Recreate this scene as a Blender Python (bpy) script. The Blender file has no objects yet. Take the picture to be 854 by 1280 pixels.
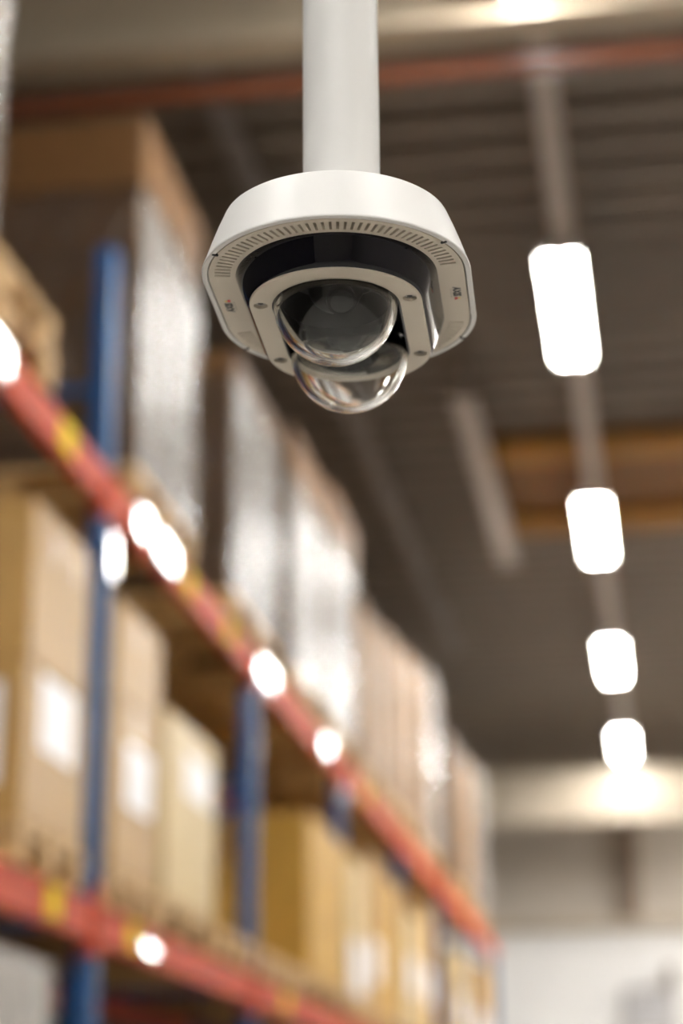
import bpy, bmesh, math, random
import numpy as np
from mathutils import Matrix, Vector
random.seed(7)
S = bpy.context.scene
COL = S.collection
PI = math.pi
EYE = 1.6                      # lens height above the floor; all heights below are measured from the lens

# ------------------------------------------------------------------ camera, world, exposure
FPX, VPX, VPY, ROLL = 2489.0, 850.0, 1465.0, math.radians(0.45)
Yc = Vector((VPX - 427.0, -(VPY - 640.0), -FPX)).normalized()
Zc = Vector((-math.tan(ROLL), 1.0, 0.0)); Zc.z = -(Yc.x*Zc.x + Yc.y*Zc.y)/Yc.z; Zc.normalize()
Xc = Yc.cross(Zc)
cam_data = bpy.data.cameras.new('camera')
cam = bpy.data.objects.new('camera', cam_data); COL.objects.link(cam)
cam.matrix_world = Matrix.Translation((0, 0, EYE)) @ Matrix((Xc, Yc, Zc)).to_4x4()
cam_data.sensor_fit = 'VERTICAL'; cam_data.sensor_height = 36.0; cam_data.sensor_width = 24.0
cam_data.lens = FPX/1280.0*36.0
cam_data.clip_start = 0.05; cam_data.clip_end = 200
cam_data.dof.use_dof = True
cam_data.dof.focus_distance = 1.125
cam_data.dof.aperture_fstop = 4.0
S.camera = cam
W = bpy.data.worlds.new('world'); S.world = W; W.use_nodes = True
W.node_tree.nodes['Background'].inputs[0].default_value = (0.9, 0.93, 1.0, 1)
W.node_tree.nodes['Background'].inputs[1].default_value = 0.02
LAMP = 78.0
S.view_settings.view_transform = 'Standard'; S.view_settings.look = 'None'
S.view_settings.gamma = 1.0; S.view_settings.use_curve_mapping = False
S.view_settings.exposure = 1.1
S.cycles.use_denoising = True
S.cycles.caustics_refractive = True

# ------------------------------------------------------------------ materials
def mat(name, col, rough=0.5, metal=0.0, spec=0.5, var=0.0, vscale=6.0, bump=0.0, bscale=40.0, coat=0.0, coat_r=0.1, stretch=(1, 1, 1)):
    m = bpy.data.materials.new(name); m.use_nodes = True
    nt = m.node_tree; b = nt.nodes['Principled BSDF']
    b.inputs['Base Color'].default_value = (*col, 1)
    b.inputs['Roughness'].default_value = rough
    b.inputs['Metallic'].default_value = metal
    b.inputs['Specular IOR Level'].default_value = spec
    b.inputs['Coat Weight'].default_value = coat; b.inputs['Coat Roughness'].default_value = coat_r
    tc = nt.nodes.new('ShaderNodeTexCoord'); mp = nt.nodes.new('ShaderNodeMapping')
    mp.inputs['Scale'].default_value = stretch
    nt.links.new(tc.outputs['Object'], mp.inputs['Vector'])
    if var:
        n = nt.nodes.new('ShaderNodeTexNoise'); n.inputs['Scale'].default_value = vscale; n.inputs['Detail'].default_value = 5
        nt.links.new(mp.outputs[0], n.inputs['Vector'])
        r = nt.nodes.new('ShaderNodeValToRGB')
        r.color_ramp.elements[0].position = 0.3; r.color_ramp.elements[1].position = 0.7
        r.color_ramp.elements[0].color = (*[c*(1-var) for c in col], 1)
        r.color_ramp.elements[1].color = (*[min(1, c*(1+var)) for c in col], 1)
        nt.links.new(n.outputs['Fac'], r.inputs[0]); nt.links.new(r.outputs[0], b.inputs['Base Color'])
    if bump:
        n2 = nt.nodes.new('ShaderNodeTexNoise'); n2.inputs['Scale'].default_value = bscale; n2.inputs['Detail'].default_value = 3
        nt.links.new(mp.outputs[0], n2.inputs['Vector'])
        bp = nt.nodes.new('ShaderNodeBump'); bp.inputs['Strength'].default_value = bump; bp.inputs['Distance'].default_value = 0.01
        nt.links.new(n2.outputs['Fac'], bp.inputs['Height']); nt.links.new(bp.outputs[0], b.inputs['Normal'])
    return m
def emit(name, col, s):
    m = bpy.data.materials.new(name); m.use_nodes = True; nt = m.node_tree
    b = nt.nodes['Principled BSDF']; b.inputs['Base Color'].default_value = (*col, 1)
    b.inputs['Emission Color'].default_value = (*col, 1); b.inputs['Emission Strength'].default_value = s
    return m
def film(name, tint, body, rough, gloss):
    # stretch film: clear sheet with a milky share and a glossy, wrinkled skin
    m = bpy.data.materials.new(name); m.use_nodes = True; nt = m.node_tree
    for n in list(nt.nodes): nt.nodes.remove(n)
    out = nt.nodes.new('ShaderNodeOutputMaterial'); tr = nt.nodes.new('ShaderNodeBsdfTransparent')
    tr.inputs[0].default_value = (0.93, 0.92, 0.9, 1)
    df = nt.nodes.new('ShaderNodeBsdfDiffuse'); df.inputs[0].default_value = (*tint, 1)
    gl = nt.nodes.new('ShaderNodeBsdfGlossy'); gl.inputs['Roughness'].default_value = rough
    tc = nt.nodes.new('ShaderNodeTexCoord'); mp = nt.nodes.new('ShaderNodeMapping'); mp.inputs['Scale'].default_value = (1, 1, 0.45)
    no = nt.nodes.new('ShaderNodeTexNoise'); no.inputs['Scale'].default_value = 11; no.inputs['Detail'].default_value = 5
    nt.links.new(tc.outputs['Object'], mp.inputs[0]); nt.links.new(mp.outputs[0], no.inputs['Vector'])
    bp = nt.nodes.new('ShaderNodeBump'); bp.inputs['Strength'].default_value = 0.9; bp.inputs['Distance'].default_value = 0.045
    nt.links.new(no.outputs['Fac'], bp.inputs['Height']); nt.links.new(bp.outputs[0], gl.inputs['Normal'])
    fr = nt.nodes.new('ShaderNodeFresnel'); fr.inputs[0].default_value = 1.5; nt.links.new(bp.outputs[0], fr.inputs['Normal'])
    lw = nt.nodes.new('ShaderNodeLayerWeight'); lw.inputs[0].default_value = 0.5; pw = nt.nodes.new('ShaderNodeMath'); pw.operation = 'POWER'; pw.inputs[1].default_value = 2.0
    mr = nt.nodes.new('ShaderNodeMapRange'); mr.inputs[3].default_value = body; mr.inputs[4].default_value = body*40 if gloss > .5 else body*9   # a slanting look crosses more layers of film
    nt.links.new(lw.outputs['Facing'], pw.inputs[0]); nt.links.new(pw.outputs[0], mr.inputs[0])
    m1 = nt.nodes.new('ShaderNodeMixShader'); nt.links.new(mr.outputs[0], m1.inputs[0])
    nt.links.new(tr.outputs[0], m1.inputs[1]); nt.links.new(df.outputs[0], m1.inputs[2])
    m2 = nt.nodes.new('ShaderNodeMixShader'); mu = nt.nodes.new('ShaderNodeMath'); mu.operation = 'MULTIPLY'; mu.inputs[1].default_value = gloss
    nt.links.new(fr.outputs[0], mu.inputs[0]); nt.links.new(mu.outputs[0], m2.inputs[0])
    nt.links.new(m1.outputs[0], m2.inputs[1]); nt.links.new(gl.outputs[0], m2.inputs[2])
    nt.links.new(m2.outputs[0], out.inputs['Surface'])
    return m
def glass(name):
    m = bpy.data.materials.new(name); m.use_nodes = True; nt = m.node_tree; b = nt.nodes['Principled BSDF']
    b.inputs['Base Color'].default_value = (0.96, 0.97, 0.96, 1); b.inputs['Roughness'].default_value = 0.0
    b.inputs['Transmission Weight'].default_value = 1.0; b.inputs['IOR'].default_value = 1.47
    return m
M = {
 'white_shell': mat('white_shell', (0.80, 0.785, 0.765), 0.42, bump=0.02, bscale=900),
 'pole': mat('pole_paint', (0.82, 0.81, 0.79), 0.38),
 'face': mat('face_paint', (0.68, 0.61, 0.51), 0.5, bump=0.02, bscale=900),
 'smoked': mat('smoked_window', (0.003, 0.003, 0.007), 0.02, spec=0.45),
 'black': mat('black_plastic', (0.008, 0.008, 0.009), 0.3, spec=0.3),
 'flock': mat('matte_black_lining', (0.004, 0.004, 0.004), 0.6, spec=0.06),
 'tray_dark': mat('grey_tray', (0.22, 0.19, 0.175), 0.45, metal=0.2),
 'chrome': mat('satin_chrome', (0.5, 0.47, 0.43), 0.14, metal=1.0),
 'lens': mat('lens_glass', (0.004, 0.005, 0.006), 0.05, spec=0.25),
 'steel': mat('screw_steel', (0.42, 0.40, 0.37), 0.3, metal=1.0),
 'clear': glass('clear_dome'),
 'ink': mat('logo_ink', (0.02, 0.02, 0.022), 0.5), 'ink_red': mat('logo_red', (0.6, 0.03, 0.03), 0.5),
 'ink_yel': mat('logo_yellow', (0.85, 0.6, 0.02), 0.5), 'ink_blue': mat('logo_blue', (0.03, 0.08, 0.35), 0.5), 'ink_grey': mat('logo_grey', (0.25, 0.24, 0.22), 0.5),
 'blue': mat('rack_blue', (0.018, 0.075, 0.21), 0.45, spec=0.2, var=0.12),
 'red': mat('rack_red', (0.47, 0.062, 0.022), 0.6, spec=0.2, var=0.15, vscale=12),
 'yellow': mat('label_yellow', (0.78, 0.60, 0.01), 0.75, spec=0.15),
 'white_label': mat('white_label', (0.86, 0.85, 0.88), 0.45),
 'glint_gloss': mat('glint_plate_gloss', (0.8, 0.78, 0.76), 0.17, spec=0.7, coat=0.6, coat_r=0.09),  # pale gloss for the plates added to make glints
 'wood': mat('pallet_wood', (0.50, 0.31, 0.12), 0.6, var=0.3, vscale=9, stretch=(0.3, 1, 1), bump=0.2, bscale=60),
 'glulam': mat('orange_timber', (0.36, 0.165, 0.018), 0.55, spec=0.2, var=0.18, vscale=3, stretch=(0.3, 3, 3)),
 'glulam_dark': mat('brown_timber', (0.19, 0.085, 0.02), 0.6, spec=0.2, var=0.2, vscale=3, stretch=(0.3, 3, 3)),
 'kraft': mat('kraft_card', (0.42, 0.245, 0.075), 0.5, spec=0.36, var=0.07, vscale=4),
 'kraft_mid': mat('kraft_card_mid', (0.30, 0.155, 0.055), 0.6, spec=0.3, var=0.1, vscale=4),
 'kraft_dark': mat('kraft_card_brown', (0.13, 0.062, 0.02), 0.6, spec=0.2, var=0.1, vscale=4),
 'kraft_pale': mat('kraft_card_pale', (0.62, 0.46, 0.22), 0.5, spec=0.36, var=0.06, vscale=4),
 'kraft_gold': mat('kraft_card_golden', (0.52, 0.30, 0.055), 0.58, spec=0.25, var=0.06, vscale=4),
 'tape_or_glint': mat('parcel_tape', (0.45, 0.27, 0.10), 0.28, spec=0.7),
 'whitebox': mat('white_goods', (0.88, 0.85, 0.82), 0.45, var=0.05),
 'film': film('stretch_film', (0.84, 0.81, 0.78), 0.013, 0.17, 0.8),
 'film_thin': film('stretch_film_thin', (0.8, 0.75, 0.68), 0.012, 0.3, 0.16),
 'beam': mat('cream_steel', (0.56, 0.47, 0.35), 0.25, var=0.05),
 'beam_dim': mat('cream_steel_dimmed', (0.34, 0.285, 0.22), 0.3, var=0.05),  # same cream as the near beam, its colour darkened for weaker light
 'pipe': mat('red_brown_pipe', (0.26, 0.08, 0.035), 0.22, coat=1.0),
 'deck': mat('roof_deck', (0.19, 0.146, 0.108), 0.5, var=0.1, vscale=2),
 'tray': mat('galvanised_tray', (0.50, 0.44, 0.40), 0.45),
 'lamp_body': mat('lamp_enamel', (0.8, 0.79, 0.76), 0.35),
 'tube': emit('lit_tube', (1.0, 0.985, 0.945), LAMP),
 'floor': mat('concrete_floor', (0.36, 0.34, 0.31), 0.35, var=0.12, vscale=1.5, bump=0.03),
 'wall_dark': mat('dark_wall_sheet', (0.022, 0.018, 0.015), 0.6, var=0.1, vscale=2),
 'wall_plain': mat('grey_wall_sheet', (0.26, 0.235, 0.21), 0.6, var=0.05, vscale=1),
 'wall_cream': mat('cream_wall_sheet', (0.60, 0.53, 0.45), 0.55, var=0.05, vscale=1),
 'wall_white': mat('white_wall_sheet', (0.93, 0.915, 0.90), 0.5, var=0.02, vscale=1),
 'column': mat('brown_column', (0.22, 0.15, 0.10), 0.5),
}

# ------------------------------------------------------------------ helpers
def link(o, name, m, parent=None, loc=(0, 0, 0), rot=(0, 0, 0)):
    COL.objects.link(o)
    if m is not None and o.type == 'MESH' and not o.data.materials: o.data.materials.append(M[m] if isinstance(m, str) else m)
    o.rotation_euler = rot
    if parent is not None:
        o.parent = parent; o.location = loc
    else:
        o.location = (loc[0], loc[1], loc[2] + EYE)
    return o
def tag(o, label=None, cat=None, group=None, kind=None):
    if label: o['label'] = label
    if cat: o['category'] = cat
    if group: o['group'] = group
    if kind: o['kind'] = kind
    return o
def empty(name, loc, rot=(0, 0, 0), parent=None):
    o = bpy.data.objects.new(name, None); o.empty_display_size = 0.05
    return link(o, name, None, parent, loc, rot)
def mesh_obj(name, v, f, m, parent=None, loc=(0, 0, 0), rot=(0, 0, 0), smooth=None):
    me = bpy.data.meshes.new(name); me.from_pydata(v, [], f); me.update()
    bm = bmesh.new(); bm.from_mesh(me); bmesh.ops.remove_doubles(bm, verts=bm.verts, dist=1e-7)
    bmesh.ops.recalc_face_normals(bm, faces=bm.faces); bm.to_mesh(me); bm.free()
    if smooth is not None:
        me.polygons.foreach_set('use_smooth', [True]*len(me.polygons)); me.set_sharp_from_angle(angle=math.radians(smooth))
    return link(bpy.data.objects.new(name, me), name, m, parent, loc, rot)
CACHE = {}
def box(name, d, m, parent=None, loc=(0, 0, 0), rot=(0, 0, 0), bev=0.0):
    """box of size d, its base centre at loc; alike boxes share one mesh"""
    key = (name, tuple(round(x, 4) for x in d), m, bev)
    if key not in CACHE:
        bm = bmesh.new(); bmesh.ops.create_cube(bm, size=1.0)
        bmesh.ops.scale(bm, vec=d, verts=bm.verts); bmesh.ops.translate(bm, vec=(0, 0, d[2]/2), verts=bm.verts)
        if bev: bmesh.ops.bevel(bm, geom=bm.edges[:], offset=bev, segments=2, affect='EDGES', profile=0.5)
        me = bpy.data.meshes.new(name); bm.to_mesh(me); bm.free(); me.materials.append(M[m]); CACHE[key] = me
    return link(bpy.data.objects.new(name, CACHE[key]), name, m, parent, loc, rot)
def tube(name, p0, p1, r, m, parent=None, n=24, cap=True, off=(0, 0, 0)):
    p0, p1 = Vector(p0), Vector(p1); d = (p1-p0).normalized()
    a = d.orthogonal().normalized(); b = d.cross(a); v = []
    for p in (p0, p1):
        for i in range(n):
            t = 2*PI*i/n; v.append(tuple(p + a*math.cos(t)*r + b*math.sin(t)*r))
    f = [(i, (i+1) % n, n+(i+1) % n, n+i) for i in range(n)]
    if cap: f += [tuple(range(n)), tuple(range(n, 2*n))]
    return mesh_obj(name, v, f, m, parent, off, smooth=40)
def extrude_profile(name, prof, axis, l0, l1, m, parent=None, loc=(0, 0, 0), closed=True):
    """2-D profile swept along an axis ('x', 'y' or 'z') from l0 to l1"""
    def at(p, t): return {'x': (t, p[0], p[1]), 'y': (p[0], t, p[1]), 'z': (p[0], p[1], t)}[axis]
    n = len(prof); v = [at(p, l0) for p in prof] + [at(p, l1) for p in prof]
    f = [(i, (i+1) % n, n+(i+1) % n, n+i) for i in range(n if closed else n-1)]
    if closed: f += [tuple(range(n)), tuple(range(n, 2*n))]
    return mesh_obj(name, v, f, m, parent, loc)

# ------------------------------------------------------------------ the hall
X0, X1, Y0, Y1, ZF, ZC = -3.75, 6.5, -12.0, 31.0, -EYE, 6.0
tag(box('floor', (X1-X0+.4, Y1-Y0+.4, 0.1), 'floor', None, ((X0+X1)/2, (Y0+Y1)/2, ZF-.1)), 'pale grey concrete warehouse floor', kind='structure')
pr = []; y = Y0-.2
while y < Y1+.2:
    pr += [(y, ZC), (y+.17, ZC), (y+.21, ZC+.11), (y+.36, ZC+.11)]; y += 0.40
pr += [(Y1+.4, ZC+.18), (Y0-.2, ZC+.18)]
tag(extrude_profile('ceiling', pr, 'x', X0-.2, X1+.2, 'deck'), 'dark ribbed metal roof deck', kind='structure')
H = ZC+.14-ZF
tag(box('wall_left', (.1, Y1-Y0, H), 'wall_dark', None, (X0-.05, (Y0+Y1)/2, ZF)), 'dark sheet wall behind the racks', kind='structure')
tag(box('wall_right', (.1, Y1-Y0, H), 'wall_plain', None, (X1+.05, (Y0+Y1)/2, ZF)), 'plain grey side wall', kind='structure')
tag(box('wall_back', (X1-X0, .1, H), 'wall_plain', None, ((X0+X1)/2, Y0-.05, ZF)), 'plain grey end wall', kind='structure')
wf = tag(box('wall_front', (X1-X0, .1, H), 'wall_cream', None, ((X0+X1)/2, Y1+.05, ZF)), 'cream and white far end wall', kind='structure')
zt = 3.55
xs = [X0, -2.6, -.5, 1.6, 3.7, X1]
for i in range(5):
    a, b = xs[i]+.006, xs[i+1]-.006
    box('panel', (b-a, .03, ZC-zt-.05), 'wall_cream', wf, ((a+b)/2-(X0+X1)/2, -.064, zt-ZF+.05), bev=.004)
    box('panel', (b-a, .05, zt-.06-ZF), 'wall_white', wf, ((a+b)/2-(X0+X1)/2, -.074, 0), bev=.004)
for i, x in enumerate((-.5, 3.7)):
    tag(extrude_profile('column', [(-.13, -.05), (.13, -.05), (.13, -.035), (.02, -.035), (.02, .035), (.13, .035), (.13, .05), (-.13, .05), (-.13, .035), (-.02, .035), (-.02, -.035), (-.13, -.035)], 'z', 0, ZC-zt-.1, 'column', None, (x, Y1-.135, zt+.08)),
        ('brown steel column standing on the rail of the far cream wall', 'brown steel column at the far wall beyond the right edge')[i], 'column')
tag(box('trim_1', (X1-X0, .12, .11), 'beam', None, ((X0+X1)/2, Y1-.17, zt-.05)), 'narrow olive rail along the far wall', kind='structure')
# louvred vent on the white far wall
vt = tag(empty('wall_vent', (-.30, Y1-.12, 1.95)), 'pale grey louvred vent low on the white far wall', 'vent')
box('frame', (.78, .03, .66), 'wall_plain', vt, (0, 0, 0), bev=.005)
for i in range(8): box('slat', (.7, .03, .035), 'white_label', vt, (0, -.035, .05+.074*i), (-.5, 0, 0))
bx = tag(empty('switch_box', (.02, Y1-.14, 2.63)), 'small brown switch box on the white far wall', 'box')
box('case', (.16, .08, .3), 'column', bx, bev=.01); box('cover', (.12, .02, .24), 'wall_plain', bx, (0, -.05, .03), bev=.004)

def ibeam(name, y, z0, z1, fl, m, label):
    w = fl/2; t = .018; wb = .007
    p = [(-w, z0), (w, z0), (w, z0+t), (wb, z0+t), (wb, z1-t), (w, z1-t), (w, z1), (-w, z1), (-w, z1-t), (-wb, z1-t), (-wb, z0+t), (-w, z0+t)]
    return tag(extrude_profile(name, p, 'x', X0, X1, m, None, (0, y, 0)), label, 'beam')
ibeam('roof_beam', 8.65, 5.4, 5.97, .24, 'beam', 'cream steel roof beam crossing the top of the picture')
ibeam('roof_beam', 28.2, 4.68, 5.45, .26, 'beam_dim', 'cream steel beam at the far end behind the last lamp')
tag(tube('sprinkler_pipe', (X0, 8.93, 5.36), (X1, 8.93, 5.36), .055, 'pipe', n=20), 'red brown sprinkler pipe running below the nearest roof beam', 'pipe')
# timber hatch on the ceiling
hp = tag(empty('timber_hatch', (1.4, 17.2, ZC-.03)), 'orange brown timber panel on the ceiling beside the second lamp', 'ceiling panel')
for i in range(5): box('board', (5.3, .395, .03), 'glulam_dark', hp, (0, -.8+.4*i, -.005), bev=.004)
for yy in (-.98, 1.05): box('joist', (5.3, .42, .12), 'glulam', hp, (0, yy, -.1), bev=.006)
def tray(x, y0, y1, z, w, label, tm='tray'):
    t = tag(empty('cable_tray', (x, (y0+y1)/2, z)), label, 'cable tray')
    L = y1-y0
    box('tray_base', (w, L, .004), tm, t)
    for s in (-1, 1): box('side_rail', (.006, L, .06), tm, t, (s*w/2, 0, .0))
    for k in range(int(L/2)+1):
        box('hanger', (.03, .02, ZC-z), 'tray', t, (0, -L/2+.3+k*2, .003))
tray(-2.2, 8.95, 22.0, 5.62, .12, 'long dark cable tray under the roof above the racks', 'tray_dark')
tray(-1.30, 14.1, 18.6, 5.60, .17, 'short pale grey cable tray ending beside the orange timber panel')

# ------------------------------------------------------------------ lamps
def lamp(y, label, x=-.42):
    t = tag(empty('ceiling_lamp', (x, y, 5.5)), label, 'lamp', 'row of ceiling lamps')
    L = 1.78
    box('housing', (.09, L, .05), 'lamp_body', t, (0, 0, .05), bev=.006)
    p = [(-.115, .008), (-.10, .045), (.10, .045), (.115, .008), (.119, .008), (.103, .051), (-.103, .051), (-.119, .008)]
    extrude_profile('reflector', p, 'y', -L/2, L/2, 'lamp_body', t)
    for s in (-1, 1):
        tube('tube', (s*.062, -L/2+.04, .012), (s*.062, L/2-.04, .012), .024, 'tube', t, n=14)
        box('end_cap', (.22, .035, .06), 'lamp_body', t, (0, s*(L/2-.0), -.008), bev=.006)
names = {12.39: 'largest lit ceiling lamp, nearest to the hanging security camera', 17.3: 'lit ceiling lamp beside the orange timber panel',
         22.19: 'third lit ceiling lamp, between the timber panel and the last lamp', 26.95: 'smallest and farthest lit ceiling lamp, before the far beam',
         7.6: 'lit ceiling lamp just above the top edge, glowing on the cream beam'}
for y in (12.39, 17.3, 22.19, 26.95, 7.6, 2.6, -2.2, -7.0):
    lamp(y, names.get(y, 'lit ceiling lamp in the row behind the viewer'))
for x, ys_ in ((-2.7, (-9.4, -4.6, .0)), (2.0, (-4.6, .2)), (2.7, (19.7, 22.2, 24.7)), (4.4, (.2, 5.0, 12.39, 17.3, 19.7, 22.2, 24.7)), (5.8, (22.2, 24.7)), (3.3, (29.0,)), (5.0, (29.0,))):  # unseen lamps added to brighten the hanging camera, the boxes and the far wall
    for y in ys_:
        lamp(y, 'added lit ceiling lamp outside the picture, for extra light', x)
for a, b, lab in ((8.95, 27.9, 'grey lamp rail linking the lit ceiling lamps'), (-8.0, 8.4, 'grey lamp rail overhead on the near side of the cream beam')):
    t = tag(empty('lamp_rail', (-.39, (a+b)/2, 5.6)), lab, 'rail')
    box('channel', (.13, b-a, .05), 'tray', t)
    for k in range(int((b-a)/3)+1):
        yy = a+.5+3*k; top = ZC-5.6-.05 if not 15.9 < yy < 18.6 else .1
        box('hanger', (.02, .02, top), 'tray', t, (0, yy-(a+b)/2, .05))

# ------------------------------------------------------------------ pallet rack
XF, XR = -2.15, -3.25                      # outer faces of front and rear posts
FR = [4.46+3.02*k for k in range(8)]
def aim_glint(p, row=(12.39, 17.3, 22.19, 26.95)):
    """loose plates lean a little towards the lamp row: the turn of a plate that catches the nearest lamp"""
    best = None
    for ly in row:
        a = (Vector((0, 0, 0))-Vector(p)).normalized(); b = (Vector((-.42, ly, 5.5))-Vector(p)).normalized()
        n = (a+b).normalized()
        if best is None or abs(n.y) < abs(best.y): best = n
    return (0, -math.asin(best.z), math.atan2(best.y, best.x))
ZB = (0.85, 2.60)                          # underside of lower and upper beams
BH = .15
ORD = ['first', 'second', 'third', 'fourth', 'fifth', 'sixth', 'seventh', 'eighth']
def cpost(name, x, face, y, h, par):
    s = face
    p = [(0, -.05), (0, .05), (-.075*s, .05), (-.075*s, .03), (-.07*s, .03), (-.07*s, .046), (-.004*s, .046), (-.004*s, -.046), (-.07*s, -.046), (-.07*s, -.03), (-.075*s, -.03), (-.075*s, -.05)]
    o = extrude_profile(name, p, 'z', 0, h, 'blue', par, (x, 0, 0))
    box('base_plate', (.14, .14, .008), 'blue', o, (-.035*s, 0, 0))
    return o
for k, y in enumerate(FR):
    top = 3.76 if k == 1 else 2.735
    lab = {1: 'blue rack upright frame nearest, rising above the red upper beam'}.get(k, '%s visible blue upright frame of the rack from the left' % ORD[max(0, k-1)])
    if k == 0: lab = 'blue upright frame of the rack just outside the left edge'
    t = tag(empty('upright_frame', (XF, y, ZF)), lab, 'rack upright', 'rack upright frames')
    h = top-ZF
    cpost('post', 0, 1, y, h, t); cpost('post', XR-XF, -1, y, h, t)
    zz = .3; flip = 0
    while zz < h-.15:
        box('brace', (1.0, .03, .04), 'blue', t, ((XR-XF)/2, 0, zz), bev=.003)
        if zz+1.1 < h:
            ang = math.atan2(1.02, .98)*(1 if flip else -1)
            box('brace', (1.42, .025, .035), 'blue', t, ((XR-XF)/2, .02, zz+.55), (0, ang, 0), bev=.003)
        zz += 1.1; flip ^= 1
    if 0 < k < 4:                           # glossy plates added on the aisle face, angled to glint at the lens
        bz = ZB[1]
        box('glint_plate', (.012, .07, .18 if k == 1 else .07), 'glint_gloss', t, (.016, .02, bz-ZF-(.30, .09, .13)[k-1]), aim_glint((XF, y, bz-.2)), bev=.004)
        if k == 2: box('glint_plate', (.012, .06, .05), 'steel', t, (.012, 0, bz-ZF-.42), aim_glint((XF, y, bz-.4)), bev=.004)
for k in range(7):
    ya, yb = FR[k]+.052, FR[k+1]-.052; L = yb-ya; yc = (ya+yb)/2
    for li, bz in enumerate(ZB):
        for side in (0, 1):
            x = XF-.002 if side == 0 else XR+.002
            sg = 1 if side == 0 else -1
            t = tag(empty('shelf_beam', (x, yc, bz)), '%s red %s beam of the %s rack bay from the viewer' % (('lower', 'upper')[li], ('front', 'rear')[side], ORD[k]), 'rack beam', 'red rack beams')
            p = [(0, 0), (0, BH), (-.03*sg, BH), (-.03*sg, BH-.03), (-.05*sg, BH-.03), (-.05*sg, 0)]
            extrude_profile('beam_profile', p, 'y', -L/2, L/2, 'red', t)
            for s in (-1, 1):
                box('end_plate', (.07, .006, .20), 'red', t, (-.02*sg, s*(L/2-.004), -.055))
                box('end_hook', (.006, .05, .20 if li else .27), 'red', t, (.006*sg, s*(L/2+.026), -.055), bev=.002)
            if side == 0:
                plates = {(0, 1): [(6.88, 'yellow', .17), (6.0, 'glint_gloss', .30)], (1, 1): [(7.98, 'glint_gloss', .22), (8.40, 'glint_gloss', .36), (8.90, 'yellow', .16), (9.80, 'yellow', .17)],
                          (2, 1): [(10.75, 'glint_gloss', .42), (12.78, 'glint_gloss', .2)], (0, 0): [(6.92, 'yellow', .15)], (1, 0): [(8.02, 'yellow', .14), (8.30, 'glint_gloss', .22)],
                          (3, 1): [(14.6, 'yellow', .18)], (2, 0): [(11.4, 'yellow', .16)]}.get((k, li), [])
                for py, pm, pw in plates:
                    if pm == 'glint_gloss':
                        box('label_or_glint_plate', (.006, pw, .11), pm, t, (.014, py-yc, .03), aim_glint((x, py, bz+.08)), bev=.002)  # added plate on the beam, turned to send a lamp highlight to the lens
                    else:
                        box('label_or_glint_plate', (.006, pw, .12), pm, t, (.004, py-yc, .02), bev=.002)

def pallet(x0, y0, z, lx, ly, label, group='wooden pallets on the rack'):
    """pallet with its front face at x0, running back lx and along the aisle ly from y0"""
    t = tag(empty('wooden_pallet', (x0-lx/2, y0+ly/2, z)), label, 'pallet', group)
    for i in range(3):
        yy = (-ly/2+.0725, 0, ly/2-.0725)[i]
        box('bottom_board', (lx, .1, .022), 'wood', t, (0, yy, 0), bev=.002)
        for j in range(3):
            box('block', (.145, .1 if i != 1 else .12, .078), 'wood', t, ((-lx/2+.0725, 0, lx/2-.0725)[j], yy, .022), bev=.002)
    for j in range(3):
        box('cross_board', (.145, ly, .022), 'wood', t, ((-lx/2+.0725, 0, lx/2-.0725)[j], 0, .100), bev=.002)
    n = 5 if ly < 1 else 7
    for i in range(n):
        w = .13; yy = -ly/2+w/2+(ly-w)*i/(n-1)
        box('top_board', (lx, w, .022), 'wood', t, (0, yy, .122), bev=.002)
    return t
PH = .144
def carton(x0, y0, y1, z0, z1, depth, m, label, labels=(), rz=0.0, tape_or_glint=True):
    """cardboard box, front face at x0; labels: (face, along, height, w, h)"""
    L, h = y1-y0, z1-z0
    t = tag(box('cardboard_box', (depth, L, h), m, None, (x0-depth/2, (y0+y1)/2, z0), (0, 0, rz), bev=.008), label, 'box', 'cardboard boxes on the rack')
    if tape_or_glint:
        box('tape_or_glint', (.0016, .06, h*.3), 'tape_or_glint', t, (depth/2+.0005, 0, h*.69))
        box('tape_or_glint', (depth, .06, .001), 'tape_or_glint', t, (0, 0, h-.0008))
        box('tape_or_glint', (.06, .0016, h*.3), 'tape_or_glint', t, (0, -L/2-.0005, h*.69))
    box('flap_edge', (depth-.03, .004, .001), 'kraft_dark', t, (0, .034, h-.0008))
    for face, al, zz, w, hh in labels:
        if face == 'x': box('paper_label', (.0016, w, hh), 'white_label', t, (depth/2+.0008, al, zz))
        else: box('paper_label', (w, .0016, hh), 'white_label', t, (al, -L/2-.0008, zz))
    return t
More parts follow.
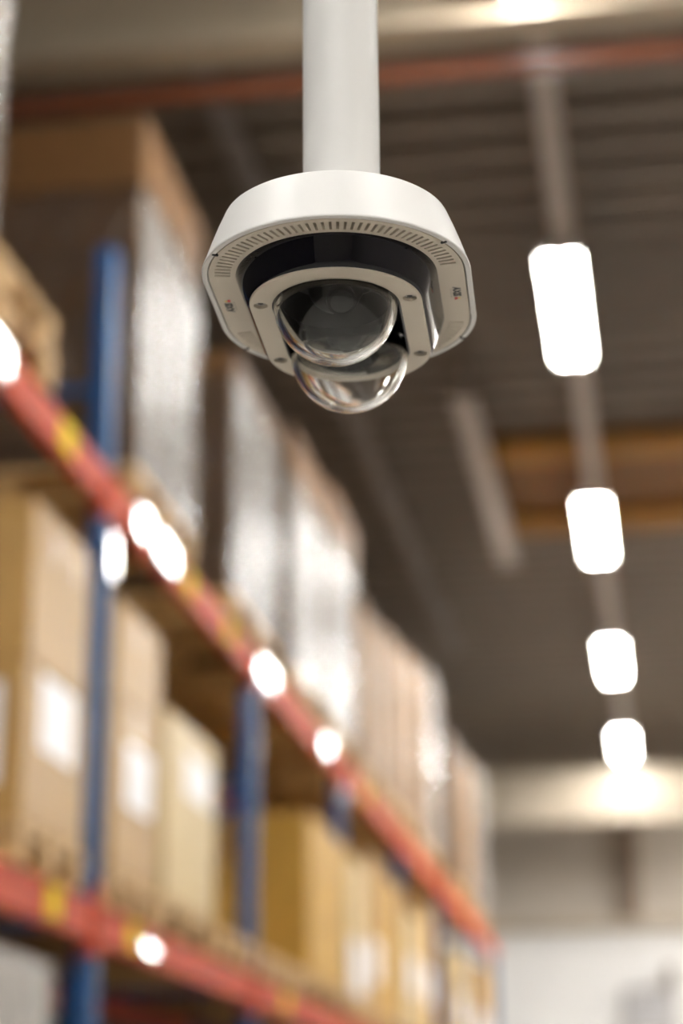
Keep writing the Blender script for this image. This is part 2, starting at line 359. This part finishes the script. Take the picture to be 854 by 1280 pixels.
def wrapped(x0, y0, y1, z0, z1, depth, m, fm, label, ny=2, nx=2, nz=5, seed=0, cap=0):
    """a palletised stack of cartons under stretch film"""
    L, h = y1-y0, z1-z0; rd = random.Random(seed+11)
    t = tag(empty('wrapped_load', (x0-depth/2, (y0+y1)/2, z0)), label, 'pallet load', 'film wrapped pallet loads')
    g = .006
    for c in range(nz):
        for a in range(nx):
            for b in range(ny):
                if a < nx-1 and 0 < b < ny-1 and c < nz-1: continue
                box('carton', (depth/nx-g, L/ny-g, h/nz-.003), m, t, (-depth/2+depth/nx*(a+.5)+rd.uniform(-.004, .004), -L/2+L/ny*(b+.5)+rd.uniform(-.003, .003), h/nz*c), bev=.006)
    # film: wrinkled skin around the four sides, folded over the top edge
    o = .012; w = depth/2+o; l = L/2+o
    per = []; n1, n2 = 22, 26
    for i in range(n1): per.append((-w+2*w*i/n1, -l))
    for i in range(n2): per.append((w, -l+2*l*i/n2))
    for i in range(n1): per.append((w-2*w*i/n1, l))
    for i in range(n2): per.append((-w, l-2*l*i/n2))
    nv = 34; v = []; n = len(per)
    ph = [(rd.uniform(0, 6.3), rd.uniform(4, 16), rd.uniform(-14, 14), rd.uniform(.0012, .0034)) for _ in range(7)]
    for j in range(nv+1):
        zz = .004+(h+.004)*j/nv
        for i, (px, py) in enumerate(per):
            s = sum(a*math.sin(q+fy*(px+py)*2+fz*zz) for q, fy, fz, a in ph)+rd.uniform(-.002, .002)
            s = max(-.006, min(.012, s)); r = math.hypot(px, py)
            v.append((px+s*(1 if abs(px) >= w-1e-6 else 0)*math.copysign(1, px), py+s*(1 if abs(py) >= l-1e-6 else 0)*math.copysign(1, py), zz))
    f = [(j*n+i, j*n+(i+1) % n, (j+1)*n+(i+1) % n, (j+1)*n+i) for j in range(nv) for i in range(n)]
    k0 = len(v)
    for px, py in per: v.append((px*.8, py*.8, h+.010))
    f += [(nv*n+i, nv*n+(i+1) % n, k0+(i+1) % n, k0+i) for i in range(n)]
    mesh_obj('stretch_film', v, f, fm, t, smooth=60)
    if cap:
        box('top_cover', (depth+.05, L+.05, cap), 'kraft_dark', t, (0, 0, h+.018-cap), bev=.02)
    return t
XL = -2.125
ZU, ZM = ZB[1]+BH, ZB[0]+BH               # tops of upper and lower beams
# upper level
pallet(XL, 5.42, ZU, 1.2, 1.2, 'lower of two stacked yellow wooden pallets at the left edge')
pallet(XL, 5.40, ZU+PH, 1.2, 1.2, 'upper of two stacked yellow wooden pallets at the left edge')
wrapped(XL, 5.40, 5.86, ZU+2*PH, 4.3, 1.0, 'kraft', 'film', 'film wrapped load on two stacked pallets at the left edge', 2, 2, 4, 1)
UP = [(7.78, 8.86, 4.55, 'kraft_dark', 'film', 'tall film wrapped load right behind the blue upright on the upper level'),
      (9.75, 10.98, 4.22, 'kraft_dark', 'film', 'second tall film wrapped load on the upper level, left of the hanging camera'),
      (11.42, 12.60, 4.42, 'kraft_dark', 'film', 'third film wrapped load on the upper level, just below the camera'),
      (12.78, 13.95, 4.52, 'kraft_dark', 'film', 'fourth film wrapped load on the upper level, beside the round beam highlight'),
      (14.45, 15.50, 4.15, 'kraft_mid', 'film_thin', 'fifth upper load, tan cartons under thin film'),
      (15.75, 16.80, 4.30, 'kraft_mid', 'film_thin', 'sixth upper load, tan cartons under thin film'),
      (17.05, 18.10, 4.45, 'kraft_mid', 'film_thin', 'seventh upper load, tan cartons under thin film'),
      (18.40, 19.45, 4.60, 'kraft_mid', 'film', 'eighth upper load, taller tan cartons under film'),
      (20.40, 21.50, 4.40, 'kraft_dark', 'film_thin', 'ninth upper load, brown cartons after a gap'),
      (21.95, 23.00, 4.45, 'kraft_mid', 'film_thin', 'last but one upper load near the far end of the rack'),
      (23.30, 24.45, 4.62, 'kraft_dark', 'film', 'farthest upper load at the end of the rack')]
for i, (a, b, zt_, m, fm, lab) in enumerate(UP):
    pallet(XL, a-.02, ZU, 1.2, b-a+.04, 'wooden pallet under the ' + lab.split(',')[0].replace(' right behind the blue upright on the upper level', ' behind the nearest blue upright'))
    wrapped(XL-.01, a, b, ZU+PH, zt_, 1.1, m, fm, lab, 2, 2, 5, i*3+2, (.36, .12, .30, .34)[i] if i < 4 else 0)
# middle level
zb = ZM+PH
MP = [(6.40, 1), (7.55, 1), (8.37, 1.05), (9.55, .8), (10.58, .6), (11.25, .7), (12.0, 1.4), (13.6, .75), (14.4, .75), (15.2, 1.1), (16.62, .95), (17.7, 1.05), (19.62, .8), (20.5, 1.1), (22.65, .7), (23.4, 1.05)]
for i, (a, l) in enumerate(MP):
    pallet(XL, a, ZM, 1.2, .8 if l == 1 else l, '%s wooden pallet along the lower red beam, counted from the left edge' % (ORD+['ninth', 'tenth', 'eleventh', 'twelfth', 'thirteenth', 'fourteenth', 'fifteenth', 'sixteenth'])[i])
carton(XL, 6.42, 7.17, zb, 1.70, .8, 'kraft', 'tan box with white labels under another box, left of the blue upright', [('x', .02, .28, .42, .27), ('y', .22, .12, .2, .36)])
topbox = carton(XL+.005, 6.43, 7.14, 1.702, 2.29, .8, 'kraft', 'tan box stacked on the labelled box at the left edge', tape_or_glint=False)
for dy in (-.10, .16):
    rr = aim_glint((XL, 6.785+dy, 2.15)); box('tape_or_glint', (.004, .07, .10), 'tape_or_glint', topbox, (.4+.010, dy, .42), rr)  # glossy pieces added for the box highlights, tilted to mirror a lamp
carton(XL, 7.56, 8.30, zb, 1.85, .8, 'kraft', 'tan box with a white label right of the nearest blue upright', [('x', .03, .28, .42, .26)])
carton(XL, 7.57, 8.28, 1.852, 2.24, .75, 'kraft', 'smaller tan box on top of the box beside the blue upright')
carton(XL+.005, 8.40, 9.40, zb, 1.97, .9, 'kraft_pale', 'tall pale box with a small white label, standing alone before the gap', [('x', .12, .5, .5, .2)])
carton(XL, 12.0, 13.38, zb, 2.12, 1.0, 'kraft_gold', 'golden tan box seen behind the second blue upright', [])
carton(XL, 13.62, 14.32, zb, 2.1, .9, 'kraft_pale', 'pale box behind the golden box with a white sheet low on it', [('x', 0, .04, .6, .36)])
carton(XL, 14.42, 15.12, zb, 2.25, .9, 'kraft', 'tan box with one white label just after the pale box with the sheet', [('x', .1, .2, .45, .3)])
carton(XL, 15.25, 16.25, zb, 2.2, .9, 'kraft_gold', 'golden box just before the fourth blue upright')
MB = [(16.65, 17.5, 2.1, 'kraft_pale'), (17.7, 18.7, 2.3, 'kraft'), (19.65, 20.4, 1.9, 'kraft_dark'), (20.55, 21.55, 2.2, 'kraft_pale'), (22.67, 23.3, 2.2, 'kraft'), (23.45, 24.4, 2.3, 'kraft_gold')]
ML = ['pale box after the fourth blue upright on the middle level', 'tan box with a label before the fifth blue upright', 'low brown box after the fifth blue upright', 'pale box with a label before the sixth blue upright',
      'tan box near the far end of the middle level', 'golden box at the far end of the middle level']
for (a, b, zt_, m), lab in zip(MB, ML):
    carton(XL, a, b, zb, zt_, .9, m, lab, [('x', 0, .3, .5, .3)] if 'label' in lab or 'low' not in lab else [])
# floor level
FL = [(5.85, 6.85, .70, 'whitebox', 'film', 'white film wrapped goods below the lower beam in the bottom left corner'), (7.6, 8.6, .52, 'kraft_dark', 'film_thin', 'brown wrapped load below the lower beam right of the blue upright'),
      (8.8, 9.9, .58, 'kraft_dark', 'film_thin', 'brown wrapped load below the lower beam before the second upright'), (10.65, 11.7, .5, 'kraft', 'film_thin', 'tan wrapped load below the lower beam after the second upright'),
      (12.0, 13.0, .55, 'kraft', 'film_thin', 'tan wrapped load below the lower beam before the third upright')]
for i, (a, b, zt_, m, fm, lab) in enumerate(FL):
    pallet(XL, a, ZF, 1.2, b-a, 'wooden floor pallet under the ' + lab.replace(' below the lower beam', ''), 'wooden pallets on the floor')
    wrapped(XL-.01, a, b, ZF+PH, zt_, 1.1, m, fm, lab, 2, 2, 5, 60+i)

# ------------------------------------------------------------------ the hanging security camera
CX, CY, CR = -.1705, 1.084, math.radians(2.8)
dev = tag(empty('security_camera', (CX, CY, .48), (0, 0, CR)), 'white security camera with two clear domes hanging from a white pole', 'camera')
B0 = .48                                    # the empty's height; part heights below are relative to the lens
NA = 72
def stad(R, h, z, n=NA):
    out = []
    for i in range(n+1):
        t = PI+PI*i/n; out.append((R*math.cos(t), -h+R*math.sin(t), z-B0))
    for i in range(n+1):
        t = PI*i/n; out.append((R*math.cos(t), h+R*math.sin(t), z-B0))
    return out
def loft(name, rings, m, parent=dev, cap0=False, cap1=False, smooth=35):
    v, f = [], []; n = len(rings[0])
    for r in rings: v += r
    for j in range(len(rings)-1):
        for i in range(n): f.append((j*n+i, j*n+(i+1) % n, (j+1)*n+(i+1) % n, (j+1)*n+i))
    if cap0: f.append(tuple(range(n)))
    if cap1: f.append(tuple(range((len(rings)-1)*n, len(rings)*n)))
    return mesh_obj(name, v, f, m, parent, smooth=smooth)
# pole
pole = tube('pole', (0, 0, .533-B0), (0, 0, ZC-.02-B0), .0237, 'pole', dev, n=64)
tube('ceiling_flange', (0, 0, ZC-.03-B0), (0, 0, ZC-.002-B0), .07, 'pole', pole, n=40)
# housing shell
loft('housing', [stad(.030, .030, .5352), stad(.0645, .032, .5352), stad(.0655, .032, .5350), stad(.0663, .032, .5344), stad(.0668, .032, .5335), stad(.0705, .032, .5245), stad(.0742, .032, .5145), stad(.0772, .032, .5055), stad(.0786, .032, .5018), stad(.0790, .032, .5008),
                 stad(.0789, .032, .5001), stad(.0785, .032, .4997), stad(.0762, .032, .4997), stad(.0758, .032, .5000), stad(.0757, .032, .5040), stad(.0700, .032, .5045)], 'white_shell', cap0=True)
# face ring with real slots
def ring_face():
    v, f = [], []
    Ro, Ri, ho, hi = .0750, .0592, .032, .0316
    zf, zd = .5000-B0, .5060-B0
    params = []                              # (angle, centre sign, slot starts here)
    for sgn, base in ((-1, PI), (1, 0)):
        n = 47; step = math.radians(166.0)/n; a0 = base+math.radians(7.0)
        seq = [(base, 0), (base+math.radians(3.5), 0)]
        for k in range(n):
            s = a0+k*step
            seq += [(s+step*.30, 1), (s+step*.70, 0)]
        seq += [(base+math.radians(176.5), 0), (base+PI, 0)]
        params += [(a, sgn, fl) for a, fl in seq]
    def pt(i, t):
        a, sgn, _ = params[i % len(params)]
        R = Ro+(Ri-Ro)*t; h = ho+(hi-ho)*t
        return (R*math.cos(a), sgn*h+R*math.sin(a))
    def quad(*p):
        k = len(v); v.extend(p); f.append((k, k+1, k+2, k+3))
    T = [0, .22, .80, 1]
    N = len(params)
    for i in range(N):
        for b in range(3):
            A, B_, C_, D = pt(i, T[b]), pt(i+1, T[b]), pt(i+1, T[b+1]), pt(i, T[b+1])
            if b == 1 and params[i][2]:
                q = [A, B_, C_, D]
                for e in range(4): quad((*q[e], zf), (*q[(e+1) % 4], zf), (*q[(e+1) % 4], zd), (*q[e], zd))
            else:
                quad((*A, zf), (*B_, zf), (*C_, zf), (*D, zf))
        for t, z2 in ((0, .5045-B0), (1, .5045-B0)):
            A, B_ = pt(i, t), pt(i+1, t); quad((*A, zf), (*B_, zf), (*B_, z2), (*A, z2))
    return mesh_obj('face_ring', v, f, 'face', dev)
ring = ring_face()
loft('slot_shade_plate', [stad(.0755, .032, .5072), stad(.040, .032, .5072)], 'black')  # black sheet added to stand for the shade inside the slots
for u, w_, a in ((-.0655, -.0708, .55), (.0655, -.0708, -.55), (.0690, .0665, .45), (-.0690, .0665, -.45)):
    box('notch', (.0036, .0014, .003), 'black', dev, (u, w_, .4992-B0), (0, 0, a))
# smoked window skirt
loft('smoked_window', [stad(.0602, .0318, .5046), stad(.0590, .0318, .4996), stad(.0570, .0327, .4935), stad(.0544, .0340, .4868), stad(.0526, .0348, .4832), stad(.0514, .0353, .4814), stad(.0502, .0357, .4807)], 'smoked', smooth=60)
# centre plate with opening and screw holes
SC = [(su*.0435, sw*.0413) for su in (-1, 1) for sw in (-1, 1)]
def plate():
    bm = bmesh.new(); zp = .4798-B0
    def loop(pts, z):
        vs = [bm.verts.new((p[0], p[1], z)) for p in pts]
        return vs, [bm.edges.new((vs[i], vs[(i+1) % len(vs)])) for i in range(len(vs))]
    def clean(pts):
        out = []
        for p in pts:
            if not out or math.hypot(p[0]-out[-1][0], p[1]-out[-1][1]) > 1e-6: out.append(p)
        return out
    o = clean(stad(.0498, .0356, 0, 48)); i_ = clean(stad(.0375, .0345, 0, 48))
    loops = [o, i_]+[[(x+.0042*math.cos(2*PI*k/20), y+.0042*math.sin(2*PI*k/20)) for k in range(20)] for x, y in SC]
    es = []; vl = []
    for L in loops:
        vs, e = loop(L, zp); vl.append(vs); es += e
    bmesh.ops.triangle_fill(bm, use_beauty=True, use_dissolve=False, edges=es)
    for idx, vs in enumerate(vl):
        n = len(vs); cxm = sum(v.co.x for v in vs)/n; cym = sum(v.co.y for v in vs)/n
        if idx == 0:
            lv = [bm.verts.new((v.co.x*1.012, v.co.y*1.008, zp+.0006)) for v in vs]
            l2 = [bm.verts.new((v.co.x*1.012, v.co.y*1.008, zp+.003)) for v in vs]
            for q in range(n):
                bm.faces.new((vs[q], vs[(q+1) % n], lv[(q+1) % n], lv[q])); bm.faces.new((lv[q], lv[(q+1) % n], l2[(q+1) % n], l2[q]))
        else:
            dz = .003 if idx == 1 else .0032
            lv = [bm.verts.new((v.co.x, v.co.y, zp+dz)) for v in vs]
            for q in range(n): bm.faces.new((vs[q], vs[(q+1) % n], lv[(q+1) % n], lv[q]))
            if idx > 1: bm.faces.new(lv)
    bmesh.ops.recalc_face_normals(bm, faces=bm.faces)
    me = bpy.data.meshes.new('centre_plate'); bm.to_mesh(me); bm.free()
    return link(bpy.data.objects.new('centre_plate', me), 'centre_plate', 'face', dev)
pl = plate()
for x, y in SC:
    sc = tube('screw', (x, y, .4830-B0), (x, y, .4812-B0), .0034, 'steel', dev, n=18)
    n = 12; v = []
    for z, r in ((.4811, .0019), (.4826, .0017)):
        for k in range(n): v.append((x+(r if k % 2 else r*.62)*math.cos(2*PI*k/n), y+(r if k % 2 else r*.62)*math.sin(2*PI*k/n), z-B0))
    mesh_obj('star_socket', v, [tuple(range(n))]+[(k, (k+1) % n, n+(k+1) % n, n+k) for k in range(n)], 'black', sc)
# recess behind the domes
loft('recess_wall', [stad(.0376, .0345, .4815), stad(.0376, .0345, .4985)], 'black')
loft('recess_floor', [stad(.0376, .0345, .4985), stad(.010, .02, .4985)], 'black', cap1=True)
loft('dome_gasket', [stad(.0374, .0345, .4800), stad(.0364, .0350, .4797), stad(.0360, .0350, .4815)], 'black')
def lathe(name, prof, m, c, parent=dev, n=64, smooth=50, closed=False):
    v, f = [], []
    for r, z in prof:
        for i in range(n): v.append((c[0]+r*math.cos(2*PI*i/n), c[1]+r*math.sin(2*PI*i/n), z-B0))
    m_ = len(prof)
    for j in range(m_ if closed else m_-1):
        j2 = (j+1) % m_
        for i in range(n): f.append((j*n+i, j*n+(i+1) % n, j2*n+(i+1) % n, j2*n+i))
    return mesh_obj(name, v, f, m, parent, smooth=smooth)
for wc in (-.0375, .0385):
    ro, ri, zc_ = .0362, .0330, .4800
    A = [math.radians(90*k/40) for k in range(41)]
    outer = [(ro*math.cos(a)+1e-9, zc_-ro*math.sin(a)) for a in A]
    inner = [(ri*math.cos(a)+1e-9, zc_-ri*math.sin(a)) for a in reversed(A)]
    dm = lathe('clear_dome', [(ro, zc_+.006)]+outer+inner+[(ri, zc_+.006)], 'clear', (0, wc), closed=True)
    # lens unit inside
    head = lathe('lens_head', [(1e-9, .4985)]+[(.0165*math.cos(a), .492-.0165*math.sin(a)) for a in [math.radians(d) for d in range(-30, 91, 6)]], 'flock', (0, wc))
    cl = lathe('collar', [(.0312, .4975), (.0312, .4782), (.0303, .4776)], 'flock', (0, wc))
    lathe('collar_liner', [(.0303, .4776), (.0298, .4782), (.0292, .4975)], 'flock' if wc < 0 else 'chrome', (0, wc), cl)
    d = Vector((0.25, -.55 if wc < 0 else .5, -.8)).normalized(); c0 = Vector((0, wc, .492-B0))
    br = tube('lens_barrel', c0+d*.008, c0+d*.0195, .0085, 'flock', dev, n=32)
    tube('lens_glass', c0+d*.0190, c0+d*.0200, .0068, 'lens', br, n=32)
# printed logos on the face ring
def text_mesh(name, s, size, m, parent, loc, rot, bold=0.0):
    cu = bpy.data.curves.new(name, 'FONT'); cu.body = s; cu.size = size; cu.align_x = 'LEFT'; cu.offset = bold; cu.resolution_u = 3
    tmp = bpy.data.objects.new('tmp', cu); COL.objects.link(tmp)
    dg = bpy.context.evaluated_depsgraph_get()
    me = bpy.data.meshes.new_from_object(tmp.evaluated_get(dg)); bpy.data.objects.remove(tmp)
    return link(bpy.data.objects.new(name, me), name, m, parent, loc, rot)
for sgn in (1, -1):
    lg = bpy.data.objects.new('logo', bpy.data.meshes.new('logo')); 
    zl = .49994-B0
    # text frame: x along the long side, y outwards, readable from below
    Rm = Matrix(((0, sgn, 0), (sgn, 0, 0), (0, 0, -1)))
    e = Rm.to_euler()
    org = Vector((sgn*.0672, sgn*-.0085, zl))
    def L3(x, y, z=0): return org + Rm @ Vector((x, y, z))
    lt = text_mesh('logo_letters', 'AXIS', .0062, 'ink', ring, L3(-.0006, -.0002), e, .00034)
    lt.scale = (.98, 1.0, 1)
    tx = .0134
    for nm, m, tri in (('logo_triangle', 'ink_yel', [(0, .0022), (.0016, .0040), (.0026, .0022)]), ('logo_triangle', 'ink_red', [(0, 0), (.0, .0019), (.0028, .0019), (.0040, 0)]), ('logo_triangle', 'ink_blue', [(.0030, .0019), (.0026, .0026), (.0044, .0)])):
        mesh_obj(nm, [tuple(L3(tx+a, b, .00002)) for a, b in tri], [tuple(range(len(tri)))], m, ring)
    text_mesh('logo_small_text', 'COMMUNICATIONS', .0014, 'ink_grey', ring, L3(.0008, -.0022), e)
